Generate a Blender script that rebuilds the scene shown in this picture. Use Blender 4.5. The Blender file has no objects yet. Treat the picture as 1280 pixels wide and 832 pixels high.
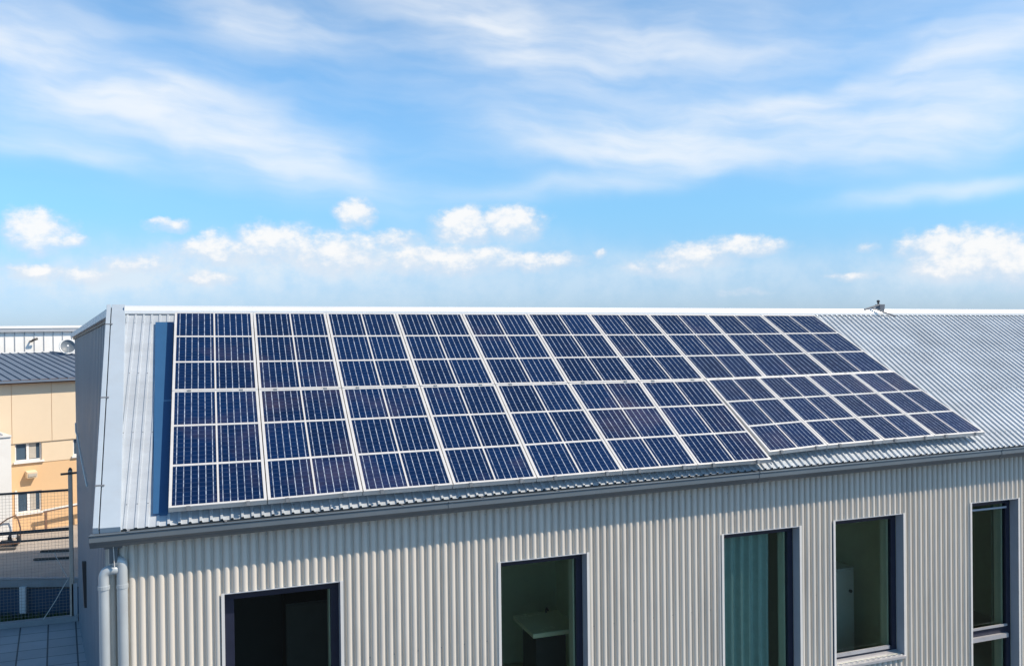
import bpy, bmesh, math, random
from mathutils import Vector, Matrix
random.seed(7)
R = math.radians
scene = bpy.context.scene
col = scene.collection

# ------------------------------------------------------------------ camera
cam_d = bpy.data.cameras.new('camera'); cam = bpy.data.objects.new('camera', cam_d); col.objects.link(cam)
cam_d.lens = 31.4; cam_d.sensor_width = 36; cam_d.clip_start = .05; cam_d.clip_end = 4000
right, up, fwd = Vector((.94559, -.32516, -.01163)), Vector((.01373, .00416, .9999)), Vector((.32508, .94565, -.0084))
cam.matrix_world = Matrix(((right.x, up.x, -fwd.x, 0), (right.y, up.y, -fwd.y, 0), (right.z, up.z, -fwd.z, 10), (0, 0, 0, 1)))
scene.camera = cam

# ------------------------------------------------------------------ sky and sun
SUN = Vector((.58, -.40, .71)).normalized()
SKY_STRENGTH = .12
world = bpy.data.worlds.new('World'); scene.world = world; world.use_nodes = True
wt = world.node_tree; wn = wt.nodes; wl = wt.links
for n_ in list(wn): wn.remove(n_)
def nd(t, **kw):
    n_ = wn.new(t)
    for k, v in kw.items(): setattr(n_, k, v)
    return n_
def wmath(op, a, b=None, c=None):
    m = nd('ShaderNodeMath', operation=op)
    for i, v in enumerate((a, b, c)):
        if v is None: continue
        if isinstance(v, (int, float)): m.inputs[i].default_value = v
        else: wl.new(v, m.inputs[i])
    return m.outputs[0]
def wsmooth(v, lo, hi, o0=0, o1=1):
    m = nd('ShaderNodeMapRange', interpolation_type='SMOOTHSTEP')
    wl.new(v, m.inputs[0])
    for i, k in enumerate((lo, hi, o0, o1)): m.inputs[i + 1].default_value = k
    return m.outputs[0]
def wcomb(x, y, z=0):
    c = nd('ShaderNodeCombineXYZ')
    for i, v in enumerate((x, y, z)):
        if isinstance(v, (int, float)): c.inputs[i].default_value = v
        else: wl.new(v, c.inputs[i])
    return c.outputs[0]
def wnoise(vec, scale, detail=6, rough=.55, dist=0):
    t = nd('ShaderNodeTexNoise'); t.inputs['Scale'].default_value = scale; t.inputs['Detail'].default_value = detail
    t.inputs['Roughness'].default_value = rough; t.inputs['Distortion'].default_value = dist
    wl.new(vec, t.inputs['Vector']); return t
sky = nd('ShaderNodeTexSky', sky_type='NISHITA', sun_disc=False)
sky.sun_elevation = math.asin(SUN.z); sky.sun_rotation = math.atan2(SUN.x, SUN.y)
sky.altitude = 0; sky.air_density = .7; sky.dust_density = .3; sky.ozone_density = 4.0
tint = nd('ShaderNodeMix', data_type='RGBA', blend_type='MULTIPLY'); tint.inputs[0].default_value = 1
wl.new(sky.outputs[0], tint.inputs[6])
tc = nd('ShaderNodeTexCoord'); sep = nd('ShaderNodeSeparateXYZ'); wl.new(tc.outputs['Generated'], sep.inputs[0])
az = wmath('MULTIPLY', wmath('ARCTAN2', sep.outputs[0], sep.outputs[1]), 57.2958)
el = wmath('MULTIPLY', wmath('ARCSINE', sep.outputs[2]), 57.2958)
plain = wcomb(az, el)
tg = nd('ShaderNodeMix', data_type='RGBA'); wl.new(wsmooth(el, 0, 8), tg.inputs[0]); tg.inputs[6].default_value = (1.02, 1.18, 1.5, 1); tg.inputs[7].default_value = (1.2, 1.62, 1.56, 1)
wl.new(tg.outputs[2], tint.inputs[7])
gain = nd('ShaderNodeVectorMath', operation='SCALE'); wl.new(tint.outputs[2], gain.inputs[0]); wl.new(wmath('MULTIPLY', wsmooth(el, 0, 17, .76, 1.25), wsmooth(el, 22, 42, 1, .62)), gain.inputs['Scale'])
# cumulus banks low over the roofs: (azimuth, elevation, half width, half height) in degrees
CUM = [(-9.00,5.71,1.71,1.16,1),(-7.80,5.17,1.32,0.45,.8),(-1.91,6.28,1.26,0.43,.7),(9.06,7.08,1.10,0.84,1),(15.98,6.34,1.95,1.01,1),(19.05,6.57,1.95,1.01,1),(4.25,5.29,2.42,1.18,.9),(0.71,4.81,2.34,0.97,.85),(7.89,4.58,2.99,1.30,.8),(14.93,4.22,4.61,0.91,.85),(20.05,4.11,3.07,0.61,.85),(-3.80,3.88,2.67,0.66,.6),(11.39,5.49,1.82,0.60,.7),(0.13,3.06,1.58,0.44,.75),(-9.03,3.42,1.62,0.41,.8),(-6.79,3.13,2.55,0.55,.6),(33.58,4.72,2.4,0.62,.9),(30.66,4.31,2.6,0.75,.8),(28.67,3.50,2.96,0.70,.5),(24.65,4.40,0.51,0.30,.6),(44.6,4.3,2.1,0.85,.95),(46.85,3.8,2.3,1.3,.95),(48.62,3.2,1.9,1.35,.95),(45.4,3.1,2.6,.9,.8),(40.74,4.30,0.62,0.28,.5),(39.84,2.71,1.77,0.29,.5),(33.55,1.85,1.90,0.30,.35)]
warp = wnoise(plain, .55, 5, .6)
ws = nd('ShaderNodeSeparateColor'); wl.new(warp.outputs['Color'], ws.inputs[0])
caz = wmath('ADD', az, wmath('MULTIPLY', wmath('SUBTRACT', ws.outputs[0], .5), 2.0))
cel = wmath('ADD', el, wmath('MULTIPLY', wmath('SUBTRACT', ws.outputs[1], .5), 1.1))
dens = None; hgt = None
for a, e, w, h, k in CUM:
    dx = wmath('MULTIPLY', wmath('SUBTRACT', caz, a), 1 / (w * 1.25))
    dy = wmath('MULTIPLY', wmath('SUBTRACT', cel, e), 1 / (h * 1.25))
    d = wmath('SUBTRACT', k, wmath('ADD', wmath('MULTIPLY', dx, dx), wmath('MULTIPLY', dy, dy)))
    hh = wmath('MULTIPLY_ADD', dy, .5, d)
    dens = d if dens is None else wmath('MAXIMUM', dens, d)
    hgt = hh if hgt is None else wmath('MAXIMUM', hgt, hh)
billow = wnoise(wcomb(wmath('MULTIPLY', az, 1.0), wmath('MULTIPLY', el, 1.4)), .95, 9, .6)
dn = wmath('ADD', dens, wmath('MULTIPLY', wmath('SUBTRACT', billow.outputs[0], .5), 1.7))
cmask = wsmooth(dn, -.42, .72)
lit = wsmooth(wmath('ADD', hgt, wmath('MULTIPLY', wmath('SUBTRACT', billow.outputs[0], .5), 2.2)), .1, 1.1)
cmask = wmath('MULTIPLY', cmask, wmath('MULTIPLY_ADD', lit, .42, .5))
ccol = nd('ShaderNodeMix', data_type='RGBA'); wl.new(lit, ccol.inputs[0])
k_ = 1 / SKY_STRENGTH
ccol.inputs[6].default_value = (.72 * k_, .79 * k_, .90 * k_, 1); ccol.inputs[7].default_value = (1.0 * k_, .99 * k_, .98 * k_, 1)
# cirrus veils higher up: + tilt
CIR = [(-8.27,14.41,7.29,2.94,-0.25,1),(-1.01,12.84,9.51,2.04,-0.30,1),(3.61,10.99,6.36,1.65,-0.25,.8),(3.95,18.24,4.13,1.32,-0.10,.95),(16.65,19.06,5.11,1.89,-0.25,1.15),(22.25,17.15,8.04,2.30,0.00,.6),(30.24,11.84,10.77,1.62,-0.03,1.15),(27.24,10.76,5.91,0.88,-0.10,.9),(35.08,12.25,7.68,1.21,0.00,.7),(44.86,10.94,5.14,1.59,0.12,1.15),(36.96,13.27,2.73,0.37,0.00,.7),(44.42,7.61,4.42,0.45,0.05,.8),(26.22,9.07,9.30,0.69,0.10,.6),(46.93,14.59,4.21,2.09,0.30,.8),(44.07,16.26,2.06,0.34,0.00,.7),(-8.33,10.06,4.63,0.62,-0.05,.6),(32.25,16.63,9.24,1.80,0.00,.6),(42.35,14.31,6.15,0.53,0.20,.6)]
wisp_w = wnoise(plain, .16, 3, .5)
w2 = nd('ShaderNodeSeparateColor'); wl.new(wisp_w.outputs['Color'], w2.inputs[0])
iaz = wmath('ADD', az, wmath('MULTIPLY', wmath('SUBTRACT', w2.outputs[0], .5), 5.0))
iel = wmath('ADD', el, wmath('MULTIPLY', wmath('SUBTRACT', w2.outputs[1], .5), 2.2))
cir = None
for a, e, w, h, t, s in CIR:
    ua, ue = wmath('SUBTRACT', iaz, a), wmath('SUBTRACT', iel, e)
    ue = wmath('MULTIPLY_ADD', ua, -t, ue)
    dx = wmath('MULTIPLY', ua, 1 / (w * 1.1)); dy = wmath('MULTIPLY', ue, 1 / (h * 1.1))
    g = wmath('MULTIPLY', wmath('EXPONENT', wmath('MULTIPLY', wmath('ADD', wmath('MULTIPLY', dx, dx), wmath('MULTIPLY', dy, dy)), -1.15)), s)
    cir = g if cir is None else wmath('ADD', cir, g)
streak = wnoise(wcomb(wmath('MULTIPLY', iaz, .12), wmath('MULTIPLY', wmath('MULTIPLY_ADD', az, .10, iel), .55)), 1.0, 8, .5, 0)
cir = wmath('SUBTRACT', 1, wmath('EXPONENT', wmath('MULTIPLY', cir, -1.35)))
imask = wmath('MULTIPLY', cir, wsmooth(streak.outputs[0], .24, .72, .42, 1.08))
imask = wmath('ADD', imask, wmath('MULTIPLY', wsmooth(streak.outputs[0], .3, .75, .0, .16), wmath('MULTIPLY', wsmooth(el, 6, 16), wsmooth(wmath('ABSOLUTE', wmath('SUBTRACT', az, 19)), 45, 70, 1, 0))))
imask = wmath('MINIMUM', wmath('MULTIPLY', imask, .80), .93)
m1 = nd('ShaderNodeMix', data_type='RGBA'); wl.new(imask, m1.inputs[0]); wl.new(gain.outputs[0], m1.inputs[6])
m1.inputs[7].default_value = (.94 * k_, .97 * k_, 1.0 * k_, 1)
# soft haze bank that the cumulus sit in
bank = None
for a, e, w, h, s in ((6.0, 4.1, 13.0, 1.35, .85), (-6, 2.9, 7, 1.0, .6), (31, 3.6, 7, 1.1, .5), (46, 2.9, 6, 1.5, .6), (17, 5.4, 5, .9, .3), (10, 2.2, 40, 1.5, .4)):
    dx = wmath('MULTIPLY', wmath('SUBTRACT', caz, a), 1 / w); dy = wmath('MULTIPLY', wmath('SUBTRACT', cel, e), 1 / h)
    g = wmath('MULTIPLY', wmath('EXPONENT', wmath('MULTIPLY', wmath('ADD', wmath('MULTIPLY', dx, dx), wmath('MULTIPLY', dy, dy)), -1.0)), s)
    bank = g if bank is None else wmath('ADD', bank, g)
bank = wmath('MINIMUM', wmath('MULTIPLY', bank, wsmooth(warp.outputs[0], .25, .7, .5, 1.1)), .9)
m15 = nd('ShaderNodeMix', data_type='RGBA'); wl.new(bank, m15.inputs[0]); wl.new(m1.outputs[2], m15.inputs[6]); m15.inputs[7].default_value = (.74 * k_, .85 * k_, .95 * k_, 1)
m2 = nd('ShaderNodeMix', data_type='RGBA'); wl.new(cmask, m2.inputs[0]); wl.new(m15.outputs[2], m2.inputs[6]); wl.new(ccol.outputs[2], m2.inputs[7])
bg = nd('ShaderNodeBackground'); bg.inputs[1].default_value = SKY_STRENGTH; wl.new(m2.outputs[2], bg.inputs[0])
wo = nd('ShaderNodeOutputWorld'); wl.new(bg.outputs[0], wo.inputs[0])
sd = bpy.data.lights.new('sun', 'SUN'); sd.energy = 5.0; sd.angle = R(.5); sd.color = (1.0, .86, .69)
so = bpy.data.objects.new('sun', sd); col.objects.link(so); so.rotation_euler = SUN.to_track_quat('Z', 'Y').to_euler(); so.location = (20, -15, 40)
scene.view_settings.view_transform = 'Standard'; scene.view_settings.look = 'None'
scene.view_settings.exposure = 0; scene.view_settings.gamma = 1; scene.view_settings.use_curve_mapping = False

# ------------------------------------------------------------------ materials
def mat(name, c, rough=.6, metal=0, var=.08, vscale=3, bump=0, bscale=40, stretch=(1, 1, 1), spec=.5, dirt=None, dscale=1.2, damt=.35):
    m = bpy.data.materials.new(name); m.use_nodes = True; t = m.node_tree; b = t.nodes['Principled BSDF']
    b.inputs['Roughness'].default_value = rough; b.inputs['Metallic'].default_value = metal
    b.inputs['Specular IOR Level'].default_value = spec
    tcn = t.nodes.new('ShaderNodeTexCoord'); mp = t.nodes.new('ShaderNodeMapping'); mp.inputs['Scale'].default_value = stretch
    t.links.new(tcn.outputs['Object'], mp.inputs[0])
    n1 = t.nodes.new('ShaderNodeTexNoise'); n1.inputs['Scale'].default_value = vscale; n1.inputs['Detail'].default_value = 8; n1.inputs['Roughness'].default_value = .65
    t.links.new(mp.outputs[0], n1.inputs['Vector'])
    mr = t.nodes.new('ShaderNodeMapRange'); mr.inputs[1].default_value = .3; mr.inputs[2].default_value = .7; mr.inputs[3].default_value = 1 - var; mr.inputs[4].default_value = 1 + var
    t.links.new(n1.outputs[0], mr.inputs[0])
    mx = t.nodes.new('ShaderNodeMix'); mx.data_type = 'RGBA'; mx.blend_type = 'MULTIPLY'; mx.inputs[0].default_value = 1
    mx.inputs[6].default_value = (*c, 1); t.links.new(mr.outputs[0], mx.inputs[7])
    out = mx.outputs[2]
    if dirt:
        n2 = t.nodes.new('ShaderNodeTexNoise'); n2.inputs['Scale'].default_value = dscale; n2.inputs['Detail'].default_value = 10; n2.inputs['Roughness'].default_value = .7
        t.links.new(mp.outputs[0], n2.inputs['Vector'])
        r2 = t.nodes.new('ShaderNodeMapRange'); r2.inputs[1].default_value = .5; r2.inputs[2].default_value = .78; r2.inputs[4].default_value = damt
        t.links.new(n2.outputs[0], r2.inputs[0])
        m3 = t.nodes.new('ShaderNodeMix'); m3.data_type = 'RGBA'; t.links.new(r2.outputs[0], m3.inputs[0]); t.links.new(out, m3.inputs[6]); m3.inputs[7].default_value = (*dirt, 1)
        out = m3.outputs[2]
    t.links.new(out, b.inputs['Base Color'])
    r3 = t.nodes.new('ShaderNodeMapRange'); r3.inputs[3].default_value = max(.02, rough - .1); r3.inputs[4].default_value = min(1, rough + .1)
    t.links.new(n1.outputs[0], r3.inputs[0]); t.links.new(r3.outputs[0], b.inputs['Roughness'])
    if bump:
        n4 = t.nodes.new('ShaderNodeTexNoise'); n4.inputs['Scale'].default_value = bscale; n4.inputs['Detail'].default_value = 6
        t.links.new(mp.outputs[0], n4.inputs['Vector'])
        bp = t.nodes.new('ShaderNodeBump'); bp.inputs['Strength'].default_value = bump; bp.inputs['Distance'].default_value = .02
        t.links.new(n4.outputs[0], bp.inputs['Height']); t.links.new(bp.outputs[0], b.inputs['Normal'])
    return m
M = {}
M['roof'] = mat('roof_metal', (.525, .575, .625), .45, .25, .11, 1.1, .3, 9, (1, 2.5, 1), dirt=(.36, .38, .40), dscale=.9, damt=.35)
M['trim'] = mat('trim_metal', (.44, .52, .60), .4, .1, .05, 1.5, .06, 8, dirt=(.38, .40, .42), dscale=2.5, damt=.3)
M['bluestrip'] = mat('shadow_blue_metal', (.028, .105, .24), .45, .0, .06, 1.5, .04, 8)  # blue darkened to hold the shade beside the array
M['cap'] = mat('ridge_metal', (.80, .82, .83), .35, .1, .04, 2, dirt=(.5, .5, .5), dscale=4)
M['gutter'] = mat('gutter_metal', (.125, .152, .175), .38, .2, .08, 2, .05, 9, dirt=(.2, .2, .2), dscale=3)
M['wall'] = mat('wall_cladding', (.655, .615, .55), .5, .0, .06, 2.2, .05, 20, (1, 1, .18), dirt=(.42, .39, .35), dscale=3.5, damt=.45)
M['gable'] = mat('gable_cladding', (.25, .285, .33), .36, .15, .09, 1.5, .08, 7, (1, 1, .3), dirt=(.3, .28, .27), dscale=2)
M['casing'] = mat('window_casing', (.70, .69, .67), .45, 0, .05, 4)
M['reveal'] = mat('reveal_metal', (.42, .46, .52), .45, .1, .05, 4)
M['frame'] = mat('window_frame', (.018, .022, .045), .35, 0, .1, 6)
M['sill'] = mat('sill_metal', (.45, .45, .47), .4, .2, .08, 6)
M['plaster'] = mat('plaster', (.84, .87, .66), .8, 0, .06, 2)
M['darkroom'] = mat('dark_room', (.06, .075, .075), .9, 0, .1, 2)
M['floor'] = mat('room_floor', (.48, .44, .34), .5, 0, .1, 5)
M['linen'] = mat('curtain_cloth', (.36, .50, .48), .85, 0, .08, 10)
M['palelinen'] = mat('pale_curtain', (.45, .62, .52), .85, 0, .08, 10)
M['white'] = mat('white_paint', (.78, .78, .76), .5, 0, .04, 4)
M['ceramic'] = mat('ceramic', (.88, .85, .58), .25, 0, .02, 4)
M['chrome'] = mat('chrome', (.6, .6, .6), .15, 1, .02, 4)
M['wood'] = mat('pale_wood', (.42, .40, .18), .5, 0, .12, 3, 0, 0, (1, 1, .2))
M['darkwood'] = mat('dark_wood', (.05, .055, .05), .6, 0, .15, 3)
M['alu'] = mat('aluminium_frame', (.70, .69, .675), .42, .15, .05, 5, dirt=(.5, .47, .42), dscale=6, damt=.4)
M['rail'] = mat('mounting_rail', (.38, .39, .40), .4, .7, .08, 5)
M['pipe'] = mat('downpipe_metal', (.47, .52, .55), .38, .15, .05, 4, .04, 12, dirt=(.42, .43, .44), dscale=5)
M['asphalt'] = mat('asphalt', (.40, .365, .33), .9, 0, .14, .35, .5, 25, dirt=(.20, .19, .18), dscale=.25, damt=.6)
M['field'] = mat('far_field', (.10, .13, .06), .95, 0, .35, .01, dirt=(.16, .14, .08), dscale=.02, damt=.6)
M['lowbounce'] = mat('low_bounce_ground', (.05, .05, .052), .9, 0, .15, .5, .4, 25)  # dark so that little light bounces up
M['concrete'] = mat('concrete', (.34, .35, .36), .85, 0, .14, 1.5, .4, 18, dirt=(.2, .2, .2), dscale=.8)
M['render_light'] = mat('cream_render', (.76, .62, .45), .9, 0, .03, .6, .15, 60, dirt=(.74, .60, .43), dscale=.5, damt=.3)
M['render_dark'] = mat('orange_render', (.73, .50, .29), .9, 0, .04, .6, .15, 60, dirt=(.66, .43, .24), dscale=.6, damt=.35)
M['brown'] = mat('eave_board', (.16, .09, .06), .7, 0, .1, 2)
M['slateroof'] = mat('slate_metal', (.15, .19, .25), .5, .1, .1, .8, dirt=(.30, .34, .40), dscale=1.2)
M['pvc'] = mat('window_pvc', (.80, .80, .80), .4, 0, .03, 4)
M['farglass'] = mat('far_glass', (.06, .10, .15), .12, 0, .3, 1.2)
M['blind'] = mat('window_blind', (.48, .45, .40), .6, 0, .1, 3)
M['whitecladding'] = mat('white_cladding', (.82, .82, .80), .45, 0, .04, .6, dirt=(.66, .64, .60), dscale=.8)
M['greymetal'] = mat('grey_metal', (.40, .42, .45), .45, .2, .08, 2)
M['sensor'] = mat('sensor_grey', (.15, .17, .20), .5, .1, .08, 5)
M['darkmetal'] = mat('dark_metal', (.07, .065, .065), .5, .3, .15, 3, dirt=(.12, .07, .05), dscale=5)
M['post'] = mat('post_metal', (.58, .49, .41), .55, .2, .15, 3, dirt=(.16, .09, .06), dscale=5)
M['wire'] = mat('wire', (.30, .29, .27), .45, .5, .1, 5)
M['cablewhite'] = mat('pale_cable', (.66, .64, .60), .6, 0, .1, 20)
M['dish'] = mat('dish_paint', (.17, .20, .23), .5, 0, .08, 5)
M['bluepaint'] = mat('blue_panel', (.022, .065, .125), .55, 0, .2, .8, .15, 8, dirt=(.03, .05, .07), dscale=.8, damt=.7)
M['tyre'] = mat('rubber', (.025, .025, .027), .8, 0, .1, 8)
M['rust'] = mat('rusty_steel', (.22, .13, .09), .8, .1, .25, 6)
M['timber'] = mat('grey_timber', (.07, .065, .06), .85, 0, .2, 4)

def glass_material(name, tint_c, gloss):
    m = bpy.data.materials.new(name); m.use_nodes = True; t = m.node_tree
    t.nodes.remove(t.nodes['Principled BSDF']); out = t.nodes['Material Output']
    tr = t.nodes.new('ShaderNodeBsdfTransparent'); tr.inputs[0].default_value = (*tint_c, 1)
    gl = t.nodes.new('ShaderNodeBsdfGlossy'); gl.inputs['Roughness'].default_value = .02; gl.inputs[0].default_value = (.8, .9, .95, 1)
    fr = t.nodes.new('ShaderNodeFresnel'); fr.inputs[0].default_value = 1.45
    mu = t.nodes.new('ShaderNodeMath'); mu.operation = 'MULTIPLY'; mu.inputs[1].default_value = gloss; t.links.new(fr.outputs[0], mu.inputs[0])
    mx = t.nodes.new('ShaderNodeMixShader'); t.links.new(mu.outputs[0], mx.inputs[0]); t.links.new(tr.outputs[0], mx.inputs[1]); t.links.new(gl.outputs[0], mx.inputs[2])
    t.links.new(mx.outputs[0], out.inputs[0]); return m
M['glass'] = glass_material('green_tinted_glass', (.86, .94, .87), .9)

def cell_material():
    m = bpy.data.materials.new('photovoltaic_cells'); m.use_nodes = True; t = m.node_tree; b = t.nodes['Principled BSDF']; L = t.links.new
    def mm(op, a, b_=None, c=None):
        n_ = t.nodes.new('ShaderNodeMath'); n_.operation = op
        for i, v in enumerate((a, b_, c)):
            if v is None: continue
            if isinstance(v, (int, float)): n_.inputs[i].default_value = v
            else: L(v, n_.inputs[i])
        return n_.outputs[0]
    uv = t.nodes.new('ShaderNodeUVMap'); sp = t.nodes.new('ShaderNodeSeparateXYZ'); L(uv.outputs[0], sp.inputs[0])
    u7 = mm('MULTIPLY', sp.outputs[0], 6.0); u7 = mm('ADD', u7, .5); v9 = mm('MULTIPLY', sp.outputs[1], 9.0)
    def line(x, w):   # 1 on lines at whole numbers
        f = mm('ABSOLUTE', mm('SUBTRACT', mm('FRACT', mm('ADD', x, .5)), .5))
        n_ = t.nodes.new('ShaderNodeMapRange'); L(f, n_.inputs[0]); n_.inputs[1].default_value = w * .7; n_.inputs[2].default_value = w * 1.3; n_.inputs[3].default_value = 1; n_.inputs[4].default_value = 0
        return n_.outputs[0]
    bus = line(u7, .05); row = line(v9, .045)
    tcn = t.nodes.new('ShaderNodeTexCoord')
    obn = t.nodes.new('ShaderNodeTexNoise'); obn.inputs['Scale'].default_value = 28; obn.inputs['Detail'].default_value = 3; L(tcn.outputs['Object'], obn.inputs['Vector'])
    # poly-crystalline cells: one tone per cell
    wn_ = t.nodes.new('ShaderNodeTexWhiteNoise'); wn_.noise_dimensions = '4D'
    oi = t.nodes.new('ShaderNodeObjectInfo')
    cb = t.nodes.new('ShaderNodeCombineXYZ'); L(mm('FLOOR', u7), cb.inputs[0]); L(mm('FLOOR', v9), cb.inputs[1]); L(cb.outputs[0], wn_.inputs['Vector']); L(oi.outputs['Random'], wn_.inputs['W'])
    ramp = t.nodes.new('ShaderNodeMix'); ramp.data_type = 'RGBA'
    L(mm('MULTIPLY_ADD', obn.outputs[0], .35, mm('MULTIPLY_ADD', wn_.outputs[0], .3, mm('MULTIPLY', oi.outputs['Random'], .45))), ramp.inputs[0])
    ramp.inputs[6].default_value = (.0015, .010, .040, 1); ramp.inputs[7].default_value = (.002, .021, .086, 1)
    # brownish tint in big soft patches that run over several panels
    geo = t.nodes.new('ShaderNodeNewGeometry')
    du = t.nodes.new('ShaderNodeTexNoise'); du.inputs['Scale'].default_value = .9; du.inputs['Detail'].default_value = 5; du.inputs['Roughness'].default_value = .6; L(geo.outputs['Position'], du.inputs['Vector'])
    dr = t.nodes.new('ShaderNodeMapRange'); L(du.outputs[0], dr.inputs[0]); dr.inputs[1].default_value = .55; dr.inputs[2].default_value = .72; dr.inputs[4].default_value = .09
    dm = t.nodes.new('ShaderNodeMix'); dm.data_type = 'RGBA'; L(dr.outputs[0], dm.inputs[0]); L(ramp.outputs[2], dm.inputs[6]); dm.inputs[7].default_value = (.40, .26, .24, 1)
    dark = t.nodes.new('ShaderNodeMix'); dark.data_type = 'RGBA'; L(mm('MULTIPLY', row, .30), dark.inputs[0]); L(dm.outputs[2], dark.inputs[6]); dark.inputs[7].default_value = (.10, .15, .28, 1)
    # bus bars broken into uneven pale dashes
    bn = t.nodes.new('ShaderNodeTexNoise'); bn.inputs['Scale'].default_value = 17; bn.inputs['Detail'].default_value = 2; L(tcn.outputs['Object'], bn.inputs['Vector'])
    br = t.nodes.new('ShaderNodeMapRange'); L(bn.outputs[0], br.inputs[0]); br.inputs[1].default_value = .25; br.inputs[2].default_value = .65; br.inputs[3].default_value = .22; br.inputs[4].default_value = 1
    dash = mm('MULTIPLY', bus, mm('MULTIPLY', br.outputs[0], mm('SUBTRACT', 1, mm('MULTIPLY', row, .7))))
    fin = t.nodes.new('ShaderNodeMix'); fin.data_type = 'RGBA'; L(dash, fin.inputs[0]); L(dark.outputs[2], fin.inputs[6]); fin.inputs[7].default_value = (.50, .57, .68, 1)
    L(fin.outputs[2], b.inputs['Base Color'])
    b.inputs['Roughness'].default_value = .38; b.inputs['Specular IOR Level'].default_value = .12
    b.inputs['Coat Weight'].default_value = .12; b.inputs['Coat Roughness'].default_value = .06; b.inputs['Coat IOR'].default_value = 1.4
    return m
M['cells'] = cell_material()

def tile_material(angle):
    m = mat('terrace_tiles', (.42, .44, .46), .65, 0, .1, 1.2, .1, 20, dirt=(.28, .29, .30), dscale=1.5)
    t = m.node_tree; b = t.nodes['Principled BSDF']; L = t.links.new
    src = b.inputs['Base Color'].links[0].from_socket
    tcn = t.nodes.new('ShaderNodeTexCoord'); mp = t.nodes.new('ShaderNodeMapping'); mp.inputs['Location'].default_value = (3.05, -23.8, 0); mp.vector_type = 'POINT'
    L(tcn.outputs['Object'], mp.inputs[0]); sp = t.nodes.new('ShaderNodeSeparateXYZ'); L(mp.outputs[0], sp.inputs[0])
    def mm(op, a, b_=None, c=None):
        n_ = t.nodes.new('ShaderNodeMath'); n_.operation = op
        for i, v in enumerate((a, b_, c)):
            if v is None: continue
            if isinstance(v, (int, float)): n_.inputs[i].default_value = v
            else: L(v, n_.inputs[i])
        return n_.outputs[0]
    x = mm('DIVIDE', mm('MULTIPLY_ADD', sp.outputs[1], .14, sp.outputs[0]), .59); y = mm('DIVIDE', mm('ADD', sp.outputs[1], .05), .59)
    def line(v, w):
        f = mm('ABSOLUTE', mm('SUBTRACT', mm('FRACT', mm('ADD', v, .5)), .5)); return mm('LESS_THAN', f, w)
    g = mm('MAXIMUM', line(x, .028), line(y, .02))
    wn_ = t.nodes.new('ShaderNodeTexWhiteNoise'); cb = t.nodes.new('ShaderNodeCombineXYZ'); L(mm('FLOOR', x), cb.inputs[0]); L(mm('FLOOR', y), cb.inputs[1]); L(cb.outputs[0], wn_.inputs['Vector'])
    tv = t.nodes.new('ShaderNodeMix'); tv.data_type = 'RGBA'; tv.blend_type = 'MULTIPLY'; tv.inputs[0].default_value = 1; L(src, tv.inputs[6]); L(mm('MULTIPLY_ADD', wn_.outputs[0], .18, .9), tv.inputs[7])
    gm = t.nodes.new('ShaderNodeMix'); gm.data_type = 'RGBA'; L(g, gm.inputs[0]); L(tv.outputs[2], gm.inputs[6]); gm.inputs[7].default_value = (.07, .08, .09, 1)
    L(gm.outputs[2], b.inputs['Base Color']); return m
M['tiles'] = tile_material(0)

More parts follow.
